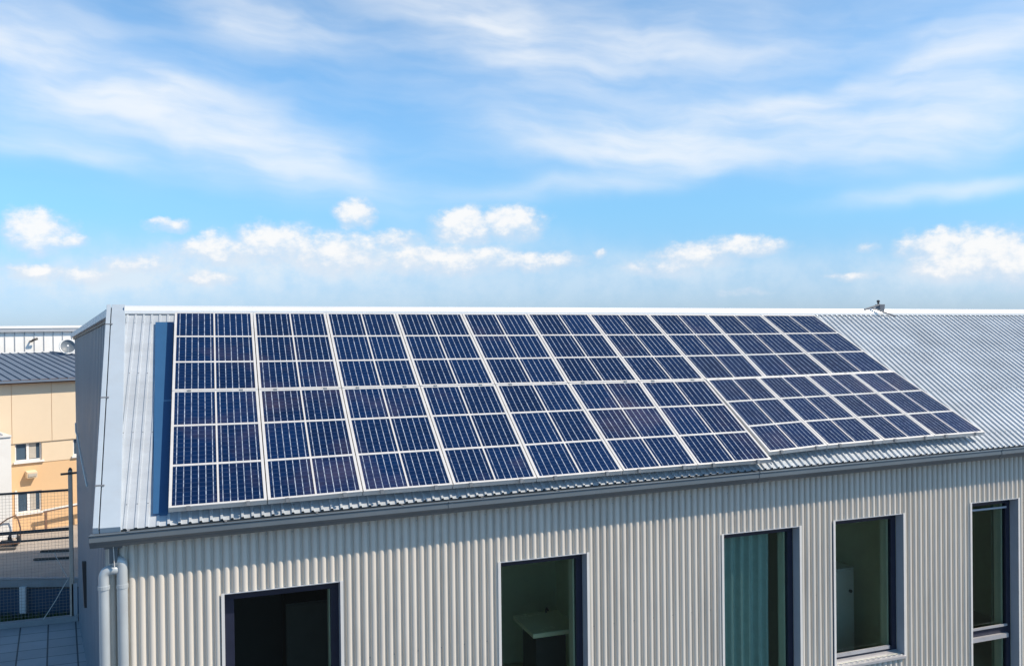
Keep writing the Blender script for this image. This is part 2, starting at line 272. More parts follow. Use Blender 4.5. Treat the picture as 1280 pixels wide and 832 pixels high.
# ------------------------------------------------------------------ mesh helpers
SKEW = 0      # the front wall is not quite parallel to the ridge: metres of y per metre of x
class MB:
    def __init__(s): s.v = []; s.f = []; s.uv = {}
    def quad(s, a, b, c, d, uv=None):
        i = len(s.v); s.v += [tuple(a), tuple(b), tuple(c), tuple(d)]
        if uv: s.uv[len(s.f)] = uv
        s.f.append((i, i + 1, i + 2, i + 3)); return s
    def box(s, a, b):
        x0, y0, z0 = a; x1, y1, z1 = b
        return s.hexa([(x0, y0, z0), (x1, y0, z0), (x1, y1, z0), (x0, y1, z0)], [(x0, y0, z1), (x1, y0, z1), (x1, y1, z1), (x0, y1, z1)])
    def hexa(s, lo, hi): return s.loft([lo, hi])
    def loft(s, rings, caps=True, closed=True):
        i = len(s.v); n = len(rings[0])
        for r in rings: s.v += [tuple(p) for p in r]
        for k in range(len(rings) - 1):
            for j in range(n if closed else n - 1):
                q = (j + 1) % n
                s.f.append((i + k * n + j, i + k * n + q, i + (k + 1) * n + q, i + (k + 1) * n + j))
        if caps and closed:
            s.f.append(tuple(i + j for j in reversed(range(n)))); s.f.append(tuple(i + (len(rings) - 1) * n + j for j in range(n)))
        return s
    def prism(s, poly, z0, z1): return s.loft([[(x, y, z0) for x, y in poly], [(x, y, z1) for x, y in poly]])
    def bar(s, a, b, w, h, upv=(0, 0, 1)):
        a, b = Vector(a), Vector(b); d = (b - a).normalized(); u = Vector(upv); r = d.cross(u)
        if r.length < 1e-4: r = d.cross(Vector((1, 0, 0)))
        r.normalize(); u = r.cross(d).normalized()
        o = [r * w / 2 + u * h / 2, -r * w / 2 + u * h / 2, -r * w / 2 - u * h / 2, r * w / 2 - u * h / 2]
        return s.loft([[a + k for k in o], [b + k for k in o]])
    def tube(s, pts, r, n=10):
        pts = [Vector(p) for p in pts]; rings = []; prev = None
        rr = r if isinstance(r, (list, tuple)) else [r] * len(pts)
        for k, p in enumerate(pts):
            d = (pts[min(k + 1, len(pts) - 1)] - pts[max(k - 1, 0)]).normalized()
            x = (Vector((0, 0, 1)) if abs(d.z) < .95 else Vector((0, 1, 0))) if prev is None else prev
            x = (x - d * x.dot(d)).normalized(); y = d.cross(x); prev = x
            rings.append([p + (x * math.cos(t) + y * math.sin(t)) * rr[k] for t in [2 * math.pi * q / n for q in range(n)]])
        return s.loft(rings)
    def build(s, name, m, parent=None, smooth=False, bevel=0):
        if SKEW: s.v = [(p[0], p[1] + SKEW * (p[0] - .3), p[2]) for p in s.v]
        me = bpy.data.meshes.new(name); off = Vector((0, 0, 0))
        if parent is not None and not parent.get('local'):
            o_ = parent
            while o_: off += o_.location; o_ = o_.parent
        me.from_pydata([tuple(Vector(p) - off) for p in s.v], [], s.f); me.update()
        if s.uv:
            l = me.uv_layers.new(name='UVMap')
            for fi, uvs in s.uv.items():
                for li, c in zip(me.polygons[fi].loop_indices, uvs): l.data[li].uv = c
        bm = bmesh.new(); bm.from_mesh(me)
        if smooth != 'sheet': bmesh.ops.recalc_face_normals(bm, faces=bm.faces)
        bm.to_mesh(me); bm.free()
        me.materials.append(m if not isinstance(m, str) else M[m])
        if smooth is True:
            for p in me.polygons: p.use_smooth = True
        o = bpy.data.objects.new(name, me); col.objects.link(o)
        if parent is not None:
            o.parent = parent
            if parent.get('local'): o['local'] = 1
        if bevel:
            bv = o.modifiers.new('bevel', 'BEVEL'); bv.width = bevel; bv.segments = 2; bv.limit_method = 'ANGLE'; bv.angle_limit = R(40)
        return o
def tag(o, label, cat, group=None):
    o['label'] = label; o['category'] = cat
    if group: o['group'] = group
    return o
def thing(name, loc, label, cat, group=None, rz=0, local=False):
    o = bpy.data.objects.new(name, None); o.empty_display_size = .2; o.location = loc; o.rotation_euler = (0, 0, rz); col.objects.link(o)
    if local: o['local'] = 1
    return tag(o, label, cat, group)

# ------------------------------------------------------------------ the setting
g = MB().quad((-1500, -1500, 0), (1500, -1500, 0), (1500, 2500, 0), (-1500, 2500, 0)).build('ground', 'asphalt', smooth='sheet'); g['kind'] = 'structure'
G0, G1, G2, G3 = (-.93, 9.63), (-1.13, 12.95), (-2.95, 23.81), (-3.55, 39.9)     # foot of the gable wall
t = MB().prism([(-14, 9.7), (G0[0] + .04, 9.7), (G1[0] + .04, 12.95), (G2[0] + .04, 23.8), (-14, 23.8)], .02, 3.0).build('terrace', 'tiles'); t['kind'] = 'structure'

fd = MB().quad((-1490, 120, .02), (1490, 120, .02), (1490, 2490, .02), (-1490, 2490, .02)).build('field', 'field', smooth='sheet'); fd['kind'] = 'structure'
rd = MB().quad((-14, -80, .004), (60, -80, .004), (60, 9.2, .004), (-14, 9.2, .004)).build('unseen_dark_ground', 'lowbounce', smooth='sheet'); rd['kind'] = 'structure'  # unseen dark ground, added to cut light bounced onto the front wall

# ------------------------------------------------------------------ the metal-clad building
PO = Vector((-.428, 12.517, 10.198)); SL = R(32.0113)
PN = Vector((0, -math.sin(SL), math.cos(SL))); PS = Vector((0, math.cos(SL), math.sin(SL))); PX = Vector((1, 0, 0))
def roofp(u, v, n=0): return PO + PX * u - PS * v + PN * n       # u along the ridge, v down the slope, n off the panel face
ROOF = -.17; UEND = 20.0
def v_eave(u): return 3.735 - .0236 * (u - .5)
def v_ridge(u): return -.389 + .01646 * (u + .735)
B = thing('metal_building', (-.93, 9.63, 0), 'long building with ribbed beige metal walls, pale ribbed metal roof and five dark windows', 'building')

# roof sheet with box ribs
prof = []; u = -.62; k = 0
while u < UEND:
    h_ = .012 if u < -.08 else .022
    prof += [(u, 0), (u + .066, 0), (u + .072, h_), (u + .094, h_)]; u += .1
prof.append((u, 0))
r = MB(); cuts = 6
def strip(vfun0, vfun1):
    r.loft([[roofp(u, vfun0(u) + (vfun1(u) - vfun0(u)) * k / cuts, ROOF + h) for u, h in prof] for k in range(cuts + 1)], caps=False, closed=False)
strip(v_ridge, v_eave)
roof = r.build('roof', 'roof', B)
MB().loft([[roofp(-.60, v_ridge(-.6), ROOF - .01), roofp(UEND, v_ridge(UEND), ROOF - .01), roofp(UEND, v_ridge(UEND), ROOF - .05), roofp(-.60, v_ridge(-.6), ROOF - .05)],
           [roofp(-.60, v_eave(-.6) - .012, ROOF - .01), roofp(UEND, v_eave(UEND) - .012, ROOF - .01), roofp(UEND, v_eave(UEND) - .012, ROOF - .05), roofp(-.60, v_eave(-.6) - .012, ROOF - .05)]]).build('roof_deck', 'gutter', roof)
# fixing screws on the ribs
sc = MB()
for u0 in [-.62 + .1 * i for i in range(int((UEND + .6) / .1))]:
    if -.05 < u0 < 10.6: continue
    for q in (.08, .36, .64, .92):
        v = v_ridge(u0) + (v_eave(u0) - v_ridge(u0)) * q + random.uniform(-.01, .01)
        p = roofp(u0 + .083, v, ROOF + (.0125 if u0 < -.1 else .0225))
        sc.loft([[p + PX * .006 * math.cos(a) + PS * .006 * math.sin(a) + PN * h for a in [k * math.pi / 3 for k in range(6)]] for h in (0, .005)])
sc.build('screw_rows', 'rail', roof)
# ridge cap
def capring(u):
    p = roofp(u, v_ridge(u), ROOF)
    return [p + Vector((0, y, z)) for y, z in ((-.115, -.045), (-.115, -.005), (-.085, .05), (.02, .068), (.17, .045), (.17, -.05))]
MB().loft([capring(-.575), capring(4), capring(9), capring(14), capring(UEND)]).build('ridge_cap', 'cap', B)
# rake flashing at the gable: flat strip, outer lip, drop face
def pl(u0, v0, u1, v1, w0, w1, n0, n1):      # plank lying on the roof from ridge to eave; u is the outer edge
    return MB().loft([[roofp(u0, v0, n0), roofp(u0 + w0, v0, n0), roofp(u0 + w0, v0, n1), roofp(u0, v0, n1)], [roofp(u1, v1, n0), roofp(u1 + w1, v1, n0), roofp(u1 + w1, v1, n1), roofp(u1, v1, n1)]])
pl(-.737, -.46, -.555, 3.765, .165, .185, ROOF - .03, ROOF + .052).build('rake_flashing', 'trim', B, bevel=.004)
pl(-.80, -.45, -.615, 3.765, .052, .05, ROOF - .17, ROOF + .060).build('barge_board', 'trim', B, bevel=.004)
pl(-.75, -.44, -.570, 3.75, .02, .02, ROOF - .16, ROOF + .012).build('barge_groove', 'darkmetal', B)
pl(-.185, -.03, -.085, 3.60, .225, .14, ROOF - .01, ROOF + .034).build('shaded_cover_strip', 'bluestrip', B)  # blue sheet with the array's shadow worked into its colour
cl = MB()
for q in (.12, .5, .86):
    v = -.45 + 4.2 * q; u = -.80 + .185 * q
    cl.bar(roofp(u - .004, v, ROOF + .062), roofp(u + .085, v, ROOF + .062), .022, .006, PN)
cl.build('flashing_clips', 'rail', B)
# gutter along the eave
def gutring(u):
    p = roofp(u, v_eave(u), ROOF)
    return [p + Vector((0, y, z)) for y, z in ((.015, -.018), (-.10, -.012), (-.118, .0), (-.122, -.012), (-.108, -.022), (-.112, -.075), (-.085, -.102), (-.075, -.116), (-.045, -.145), (.015, -.145))]
gt = MB().loft([gutring(u) for u in (-.64, 3, 7, 11, UEND)]).build('gutter', 'gutter', B)
for u in (2.9, 6.9, 10.9, 14.9):
    rr = [[p + Vector((0, -.003, .001)) for p in gutring(x)] for x in (u, u + .05)]
    MB().loft([[q + (q - roofp(u, v_eave(u), ROOF) + Vector((0, .04, .06))) * .03 for q in ring] for ring in rr]).build('gutter_joint', 'gutter', gt)
for q_ in range(22):
    u = -.3 + q_ * .9
    p = roofp(u, v_eave(u), ROOF)
    MB().loft([[(p.x + dx, p.y + y, p.z + z) for y, z in ((-.005, -.002), (-.105, -.004), (-.125, .004), (-.125, .007), (-.105, .0), (-.005, .003))] for dx in (-.012, .012)]).build('gutter_strap', 'rail', gt)
YW = 9.626; XE = 19.5
def p_eave(x): return roofp(x + .428, v_eave(x + .428), ROOF)
# soffit between gutter and wall
MB().hexa([(-.92, 9.30 + .17, p_eave(-.9).z - .16), (XE, p_eave(XE).y + .02, p_eave(XE).z - .16), (XE, YW + .65, p_eave(XE).z - .16), (-.92, YW + .12, p_eave(-.9).z - .16)],
          [(-.92, 9.30 + .17, p_eave(-.9).z - .13), (XE, p_eave(XE).y + .02, p_eave(XE).z - .13), (XE, YW + .65, p_eave(XE).z - .13), (-.92, YW + .12, p_eave(-.9).z - .13)]).build('soffit', 'gutter', B)

SKEW = .0207
# front wall: half-round ribs, cut round the windows
WIN = [dict(x0=.148, x1=1.333, z1=7.287, z0=4.85), dict(x0=3.142, x1=4.227, z1=7.305, z0=4.85), dict(x0=6.104, x1=7.257, z1=7.352, z0=4.85),
       dict(x0=7.82, x1=8.965, z1=7.374, z0=5.465), dict(x0=10.185, x1=11.07, z1=7.42, z0=4.2)]
PITCH, RW, RD = .0892, .066, .037
wp = []; x = -.93
while x < XE:
    for k in range(9):
        a = math.pi * k / 8
        wp.append((x + RW / 2 * (1 - math.cos(a)), RD * math.sin(a) ** .8))
    x += PITCH
def depth(xx):
    for (a, da), (b, db) in zip(wp, wp[1:]):
        if a <= xx <= b: return da + (db - da) * ((xx - a) / max(1e-9, b - a))
    return 0
edges = [(w[k], depth(w[k])) for w in WIN for k in ('x0', 'x1')]
wp = sorted(wp + edges)
fw = MB()
for (a, da), (b, db) in zip(wp, wp[1:]):
    if b - a < 1e-6: continue
    mid = (a + b) / 2; zt = p_eave(mid).z - .13; spans = [(0, zt)]
    for w in WIN:
        if w['x0'] < mid < w['x1']: spans = [(0, w['z0']), (w['z1'], zt)]
    for z0, z1 in spans: fw.quad((a, YW - da, z0), (b, YW - db, z0), (b, YW - db, z1), (a, YW - da, z1))
wall = fw.build('front_wall', 'wall', B, smooth='sheet')
bm = bmesh.new(); bm.from_mesh(wall.data); bmesh.ops.remove_doubles(bm, verts=bm.verts, dist=1e-5); bm.to_mesh(wall.data); bm.free()
for p in wall.data.polygons: p.use_smooth = True
# fixing screws of the cladding
scw = MB(); kk = 0; x = -.93
while x < XE - .2:
    cx_ = x + RW + (PITCH - RW) / 2; zt = p_eave(cx_).z - .15
    inwin = [w for w in WIN if w['x0'] - .03 < cx_ < w['x1'] + .03]
    for z in (7.86, 6.42, 5.1):
        if kk % 3 == 1 and not any(w['z0'] - .05 < z < w['z1'] + .05 for w in inwin):
            scw.loft([[(cx_ + .006 * math.cos(a), YW - h, z + .006 * math.sin(a)) for a in [q * math.pi / 3 for q in range(6)]] for h in (0, .006)])
    x += PITCH; kk += 1
scw.build('screw_rows', 'rail', wall)
# inner lining behind the cladding, so the reveals and rooms close
ln = MB()
xs = [-.88] + [w[k] for w in WIN for k in ('x0', 'x1')] + [XE]
for i in range(0, len(xs), 2): ln.box((xs[i], YW + .004, 0), (xs[i + 1], YW + .19, 8.0))
for w in WIN:
    ln.box((w['x0'], YW + .004, 0), (w['x1'], YW + .19, w['z0'] - .001)); ln.box((w['x0'], YW + .004, w['z1'] + .001), (w['x1'], YW + .19, 8.0))
ln.build('wall_core', 'plaster', B)
# corner flashing
MB().loft([[(-.955, YW + .03, z), (-.955, YW - .012, z), (-.90, YW - .012, z), (-.90, YW + .01, z), (-.935, YW + .01, z), (-.935, YW + .03, z)] for z in (3.0, p_eave(-.93).z - .165)]).build('corner_flashing', 'wall', B)

SKEW = 0
# gable wall with standing ribs
def gable_top(q, seg):
    if seg == 0:
        y = q[1]; v = (PO.y + PN.y * ROOF - y) / math.cos(SL); return (PO + PN * (ROOF - .05) - PS * v).z
    if seg == 1: return 10.215 + (9.86 - 10.215) * (q[1] - 12.95) / (23.81 - 12.95)
    return 9.86
gb = MB()
gtop = []
for seg, (A_, B_) in enumerate(((G0, G1), (G1, G2), (G2, G3))):
    A2, B2 = Vector(A_), Vector(B_); L_ = (B2 - A2).length; d = (B2 - A2) / L_; o = Vector((-d.y, d.x))
    pts = []; s = 0; pit = .125 if seg == 0 else .36
    while s < L_:
        for ds, h in ((0, 0), (pit * .72, 0), (pit * .76, .036), (pit * .94, .036), (pit * .98, 0)):
            if s + ds <= L_: pts.append((A2 + d * (s + ds) + o * h))
        s += pit
    pts.append(B2)
    for a, b in zip(pts, pts[1:]):
        gb.quad((a.x, a.y, 0), (a.x, a.y, gable_top(a, seg)), (b.x, b.y, gable_top(b, seg)), (b.x, b.y, 0))
gab = gb.build('gable_wall', 'gable', B, smooth='sheet')
# back slope, verge trim, back and far walls
MB().loft([[(-1.17, 13.0, 10.235), (XE, 12.9, 10.12), (XE, 24, 9.78), (-3.0, 23.84, 9.88), ], [(-1.17, 13.0, 10.20), (XE, 12.9, 10.08), (XE, 24, 9.74), (-3.0, 23.84, 9.84)]]).build('back_roof', 'roof', B)
MB().loft([[(-3.0, 23.86, 9.88), (XE, 24.02, 9.78), (XE, 40, 9.78), (-3.6, 40, 9.88)], [(-3.0, 23.86, 9.80), (XE, 24.02, 9.70), (XE, 40, 9.70), (-3.6, 40, 9.80)]]).build('unseen_rear_roof', 'roof', B)  # unseen rear wing, added so its shadow falls across the yard
MB().bar((-1.20, 12.93, 10.225), (-3.03, 23.83, 9.875), .07, .10).build('verge_trim', 'trim', B)
MB().bar((-1.175, 12.98, 10.155), (-3.0, 23.85, 9.805), .03, .05).build('verge_groove', 'darkmetal', B)
MB().box((G3[0], 39.9, 0), (XE, 40.0, 9.8)).build('unseen_back_wall', 'gable', B)
MB().box((XE + .02, YW + .45, 0), (XE + .1, 39.88, 8.3)).build('far_wall', 'gable', B)
# dark slot low in the gable wall
MB().hexa([(-2.42, 20.2, 4.3), (-2.33, 20.2, 4.3), (-2.33, 20.42, 4.3), (-2.46, 20.42, 4.3)], [(-2.43, 20.0, 5.3), (-2.32, 20.0, 5.3), (-2.32, 20.08, 5.3), (-2.44, 20.08, 5.3)]).build('wall_slot', 'darkmetal', B)

SKEW = .0207
# windows
def window(i, w):
    x0, x1, z0, z1 = w['x0'], w['x1'], w['z0'], w['z1']
    fl, fr_, ft = (.05, .085, .085)
    if i == 0: fl, fr_, ft = .10, .09, .10
    y0, y1 = YW + .10, YW + .165
    f = MB()
    f.box((x0 + .004, y0, z1 - ft), (x1 - .004, y1, z1 - .004)); f.box((x0 + .004, y0, z0 + .004), (x1 - .004, y1, z0 + .07))
    f.box((x0 + .004, y0 + .001, z0 + .07), (x0 + fl, y1 - .001, z1 - ft)); f.box((x1 - fr_, y0 + .001, z0 + .07), (x1 - .004, y1 - .001, z1 - ft))
    if i == 4: f.box((x0 + fl, y0 + .002, 5.39), (x1 - fr_, y1 - .002, 5.55))
    fo = f.build('window', 'frame', B, bevel=.004)
    zz = [(z0 + .07, z1 - ft)] if i != 4 else [(z0 + .07, 5.39), (5.55, z1 - ft)]
    for a, b in zz:
        MB().quad((x0 + fl, YW + .135, a), (x1 - fr_, YW + .135, a), (x1 - fr_, YW + .135, b), (x0 + fl, YW + .135, b)).build('pane', 'glass', fo, smooth='sheet')
    rv = MB(); e = .0035; yf = YW - .041
    rv.box((x0 - .02, yf, z0), (x0 + e, y0 - .002, z1)); rv.box((x1 - e, yf, z0), (x1 + .02, y0 - .002, z1)); rv.box((x0 + e, yf + .003, z1 - e), (x1 - e, y0 - .002, z1 + .004))
    rv.build('reveal', 'reveal', fo)
    for xa, xb in ((x0 - .028, x0 + .004), (x1 - .004, x1 + .028)): MB().box((xa, yf - .006, z0 - .02), (xb, yf - .001, z1 + .012)).build('casing', 'casing', fo)
    if i == 3:
        MB().loft([[(x, YW - .07, z0 - .05), (x, YW - .07, z0 - .02), (x, y0, z0 + .02), (x, y0, z0 - .05)] for x in (x0 - .01, x1 + .01)]).build('sill', 'sill', fo)
        MB().box((x0 + .1, y0 - .03, z0 + .055), (x1 - .15, y0 - .004, z0 + .1)).build('sash_rail', 'sill', fo)
    if i == 4:
        for za, zb, yy in ((5.56, 5.59, .03), (5.40, 5.46, .05)):
            MB().box((x0 + .01, y0 - yy, za), (x1 - .10, y0 - .003, zb)).build('transom_rail', 'sill', fo)
        MB().box((x0 + .05, y0 - .02, z1 - .15), (x1 - .09, y0 - .003, z1 - .125)).build('blind_rail', 'reveal', fo)
    # inner reveal lining seen through the glass
    il = MB(); il.box((x1 - .10, y1 + .005, z0), (x1 - .012, YW + .30, z1 - .03)); il.build('inner_reveal', 'plaster', fo)
    return fo
for i, w in enumerate(WIN): window(i, w)

# rooms behind the windows: floor, ceiling, partition walls
ZF, ZC = 4.80, 7.62
cells_x = [-.85, 2.2, 5.2, 7.54, 9.6, 13.0]
for i in range(5):
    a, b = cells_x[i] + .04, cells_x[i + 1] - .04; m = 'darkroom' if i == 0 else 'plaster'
    y0, y1 = YW + .195, YW + 3.3
    rm = MB(); rm.box((a, y1, ZF), (b, y1 + .05, ZC)); rm.box((a - .04, y0, ZF), (a, y1, ZC)); rm.box((b, y0, ZF), (b + .04, y1, ZC)); rm.box((a, y0, ZC), (b, y1, ZC + .05))
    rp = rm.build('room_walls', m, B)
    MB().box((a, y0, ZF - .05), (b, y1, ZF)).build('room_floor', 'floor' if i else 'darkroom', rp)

# downpipes at the corner (part of the building)
def elbow(pts, r, name):
    # round the corners of a polyline
    P = [Vector(p) for p in pts]; out = [P[0]]
    for a, b, c in zip(P, P[1:], P[2:]):
        rad = min(.075, (a - b).length * .49, (c - b).length * .49)
        s, e = b + (a - b).normalized() * rad, b + (c - b).normalized() * rad
        for k in range(7):
            t_ = k / 6; out.append((1 - t_) ** 2 * s + 2 * t_ * (1 - t_) * b + t_ * t_ * e)
    out.append(P[-1])
    o = MB().tube(out, r, 16).build(name, 'pipe', B, smooth=True)
    return o
yp = YW - .095
d1 = elbow([(-.80, yp + .01, 7.66), (-.965, yp + .01, 7.66), (-.965, yp, 7.5), (-.965, yp, 0)], .048, 'downpipe')
d2 = elbow([(-.885, yp, 7.745), (-.80, yp, 7.745), (-.80, yp, 7.55), (-.80, yp, 0)], .050, 'downpipe')
for d, xx in ((d1, -.965), (d2, -.80)):
    for z in (7.48, 5.6): MB().tube([(xx, yp, z), (xx, yp, z + .035)], .055, 16).build('pipe_collar', 'pipe', d)
oh = MB(); oh.box((-.91, yp - .05, 7.735), (-.835, yp + .05, 7.88)); oh.box((-.955, yp - .06, 7.88), (-.79, yp + .05, 7.97)); oh.build('outlet_box', 'gutter', B, bevel=.006)
MB().bar((-.86, yp - .06, 7.70), (-.875, yp - .06, 8.02), .018, .006).build('outlet_strap', 'casing', B)

SKEW = 0
# ------------------------------------------------------------------ solar panels
top = [(0.051,-0.065),(1.043,-0.043),(2.012,-0.023),(2.983,-0.002),(3.955,0.019),(4.949,0.038),(5.939,0.058),(6.933,0.08),(7.959,0.104),(8.956,0.127),(9.999,0.149)]
mid = [(0.053,1.709),(1.021,1.742),(2.001,1.763),(2.979,1.779),(3.968,1.8),(4.979,1.82),(6.018,1.842),(7.043,1.855),(8.035,1.853),(9.2,1.838),(10.326,1.819)]
bot = [(0.059,3.685),(1.007,3.672),(1.987,3.645),(2.974,3.636),(3.958,3.626),(5.043,3.606),(6.043,3.596),(7.098,3.586)]
midr = [(7.043,1.855),(7.88,1.85),(8.71,1.842),(9.53,1.832),(10.34,1.819)]
botr = [(7.123,3.465),(8.053,3.410),(8.977,3.385),(9.847,3.365),(10.75,3.353)]
ORD = ['first', 'second', 'third', 'fourth', 'fifth', 'sixth', 'seventh', 'eighth', 'ninth', 'tenth', 'eleventh']
def panel(q, label, group, lift=0, rows=None):
    a, b, c, d = [Vector((x, y)) for x, y in q]          # top-left, top-right, bottom-right, bottom-left in roof coordinates
    rows = rows or (1 / 3, 2 / 3)
    def P(s, t_, n=0):
        w = (a * (1 - s) + b * s) * (1 - t_) + (d * (1 - s) + c * s) * t_; return roofp(w.x, w.y, n + lift)
    W = (b - a).length; H = (d - a).length; fw_ = .030; gx, gy = .005 / W, .006 / H
    x0, x1, y0, y1 = gx, 1 - gx, gy, 1 - gy
    root = thing('solar_panel', P(.5, 1, -.04), label, 'solar panel', group)
    fx, fy = fw_ / W, .026 / H
    f = MB()
    def pieces(mb, s0, s1, t0, t1, n0, n1):
        mb.loft([[P(s0, t0, n0), P(s1, t0, n0), P(s1, t1, n0), P(s0, t1, n0)], [P(s0, t0, n1), P(s1, t0, n1), P(s1, t1, n1), P(s0, t1, n1)]])
    pieces(f, x0, x1, y0, y0 + fy, -.062, 0); pieces(f, x0, x1, y1 - fy, y1, -.062, 0)
    pieces(f, x0, x0 + fx, y0 + fy, y1 - fy, -.062, -.0005); pieces(f, x1 - fx, x1, y0 + fy, y1 - fy, -.062, -.0005)
    f.build('frame', 'alu', root, bevel=.003)
    dv = MB(); hx, hy = .0095 / W, .015 / H
    for t_ in rows: pieces(dv, x0 + fx, x1 - fx, t_ - hy, t_ + hy, -.012, -.0025)
    tt = [y0 + fy] + list(rows) + [y1 - fy]
    for k in range(3):
        pieces(dv, .5 - hx, .5 + hx, tt[k] + (hy if k else 0), tt[k + 1] - (hy if k < 2 else 0), -.012, -.003)
    dv.build('divider', 'alu', root)
    pieces(bk := MB(), x0 + fx, x1 - fx, y0 + fy, y1 - fy, -.026, -.0185); bk.build('backsheet', 'white', root)
    for q_ in (.2, .8):
        c0 = P(q_, 1, .004); MB().box((c0.x - .018, c0.y - .022, c0.z - .04), (c0.x + .018, c0.y + .012, c0.z + .004)).build('clamp', 'rail', root)
    for k in range(3):
        for s0, s1 in ((x0 + fx, .5 - hx), (.5 + hx, x1 - fx)):
            ta, tb = tt[k] + (hy if k else 0), tt[k + 1] - (hy if k < 2 else 0)
            n = -.009
            MB().quad(P(s0, tb, n), P(s1, tb, n), P(s1, ta, n), P(s0, ta, n), uv=((0, 0), (1, 0), (1, 1), (0, 1))).build('cell_panel', 'cells', root, smooth='sheet')
    return root
ru = (.336, .662)
for i in range(10):
    nm = ['solar panel at the gable end of the upper row, right under the ridge cap'] + ['%s solar panel from the gable end in the upper row, below the ridge' % ORD[k] for k in range(1, 9)] + ['solar panel at the far right end of the upper row, beside the bare metal roof']
    panel((top[i], top[i + 1], mid[i + 1], mid[i]), nm[i], 'solar panels of the upper row', random.uniform(-.002, .002), (.337, .663))
for i in range(7):
    nm = ['solar panel at the gable end of the lower row, its bottom edge above the gutter'] + ['%s solar panel from the gable end in the lower row, above the gutter' % ORD[k] for k in range(1, 6)] + ['solar panel of the lower row whose corner steps down below its right neighbour']
    panel((mid[i], mid[i + 1], bot[i + 1], bot[i]), nm[i], 'solar panels of the lower row', random.uniform(-.002, .002), (.334, .675))
for i in range(4):
    nm = ['first panel of the set-back group at the right of the lower row, beside the step', 'second panel of the set-back group at the right of the lower row',
          'third panel of the set-back group at the right of the lower row', 'solar panel at the bottom right corner of the array, beside bare roof ribs']
    panel((midr[i], midr[i + 1], botr[i + 1], botr[i]), nm[i], 'solar panels of the lower row', .012 + random.uniform(-.002, .002), (.335, .67))
# mounting rails under the array, on feet screwed to the ribs
for (v0, v1, ua, ub, lb) in ((.35, .50, .08, 10.0, 'topmost grey mounting rail under the upper panel row'), (1.42, 1.52, .08, 10.2, 'grey mounting rail under the lower edge of the upper panel row'),
                             (2.1, 2.12, .08, 10.3, 'grey mounting rail under the top of the lower panel row'), (3.42, 3.36, .08, 7.06, 'grey mounting rail behind the bottom edge of the left lower panels'),
                             (3.15, 3.12, 7.16, 10.5, 'grey mounting rail under the set-back right lower panels')):
    rt = thing('mounting_rail', roofp(ua, v0, ROOF), lb, 'mounting rail', 'mounting rails under the solar panels')
    MB().bar(roofp(ua, v0, -.07), roofp(ub, v1, -.07), .04, .045, PN).build('rail', 'rail', rt)
    ft = MB(); u = ua + .15
    while u < ub:
        v = v0 + (v1 - v0) * (u - ua) / (ub - ua); uu = -.62 + round((u + .62) / .1) * .1 + .083 - .1
        ft.bar(roofp(uu, v + .03, ROOF + .027), roofp(uu, v + .03, -.05), .03, .04, PX); u += .8
    ft.build('rail_feet', 'rail', rt)

SKEW = .0207
# ------------------------------------------------------------------ inside the rooms
wb = thing('washbasin', (4.18, 10.86, ZF), 'pale flat washbasin with a small tap behind the second window', 'washbasin')
MB().box((3.86, 10.47, 6.05), (4.52, 11.26, 6.11)).build('basin', 'ceramic', wb, bevel=.01)
MB().box((4.0, 10.75, ZF), (4.42, 11.25, 6.048)).build('cabinet', 'darkwood', wb)
MB().tube([(4.32, 11.2, 6.11), (4.32, 11.2, 6.17), (4.32, 11.16, 6.18), (4.31, 11.10, 6.17)], .011, 8).build('tap', 'darkmetal', wb)
def curtain(x0, x1, y, z0, z1, m, label, waves):
    r_ = []
    n = waves * 8
    for z in (z0, z0 + (z1 - z0) * .5, z1):
        k = 1 if z > z0 else 1.12
        r_.append([(x0 + (x1 - x0) * i / n * (1 if z == z1 else .985), y + .04 * k * math.sin(i / 8 * 2 * math.pi + .3 * math.sin(i * .7)) + .008 * math.sin(i * .37), z) for i in range(n + 1)])
    o = thing('curtain', ((x0 + x1) / 2, y, z0), label, 'curtain')
    MB().loft(r_, caps=False, closed=False).build('cloth', m, o, smooth='sheet')
    MB().tube([(x0 - .1, y, z1 + .02), (x1 + .1, y, z1 + .02)], .012, 8).build('curtain_rail', 'pvc', o)
curtain(6.08, 7.06, 9.98, ZF + .02, 7.50, 'linen', 'teal curtain hanging in folds behind the left part of the middle window', 7)
curtain(11.02, 11.27, 9.99, ZF + .02, 7.52, 'palelinen', 'narrow pale green curtain drawn to the side behind the rightmost window', 3)
sb = thing('sideboard', (7.0, 12.3, ZF), 'yellowish wooden sideboard behind the teal curtain', 'sideboard')
MB().box((5.9, 11.9, ZF + .05), (7.3, 12.6, 6.02)).build('body', 'darkwood', sb); MB().box((5.88, 11.85, 6.02), (7.36, 12.65, 6.07)).build('top', 'wood', sb)
cb = thing('cupboard', (9.1, 11.2, ZF), 'white cupboard with a dark round knob behind the fourth window', 'cupboard')
MB().box((8.1, 10.98, ZF), (9.3, 11.5, 6.26)).build('body', 'white', cb); cdoor = MB().box((8.4, 10.955, ZF + .05), (9.27, 10.978, 6.23)).build('door', 'white', cb, bevel=.004)
MB().tube([(9.2, 10.955, 5.92), (9.2, 10.92, 5.92)], [.02, .026], 10).build('knob', 'darkmetal', cdoor)
lp = thing('ceiling_light', (8.6, 10.3, ZC), 'white strip light on the ceiling behind the fourth window', 'ceiling light')
MB().box((7.9, 10.1, ZC - .06), (9.3, 10.26, ZC - .002)).build('housing', 'white', lp); MB().box((7.94, 10.12, ZC - .075), (9.26, 10.24, ZC - .061)).build('diffuser', 'ceramic', lp)
wd = thing('wardrobe', (1.2, 11.6, ZF), 'dark wardrobe in the unlit room behind the leftmost window', 'wardrobe')
MB().box((.9, 11.3, ZF), (2.0, 11.9, 6.6)).build('body', 'darkwood', wd)
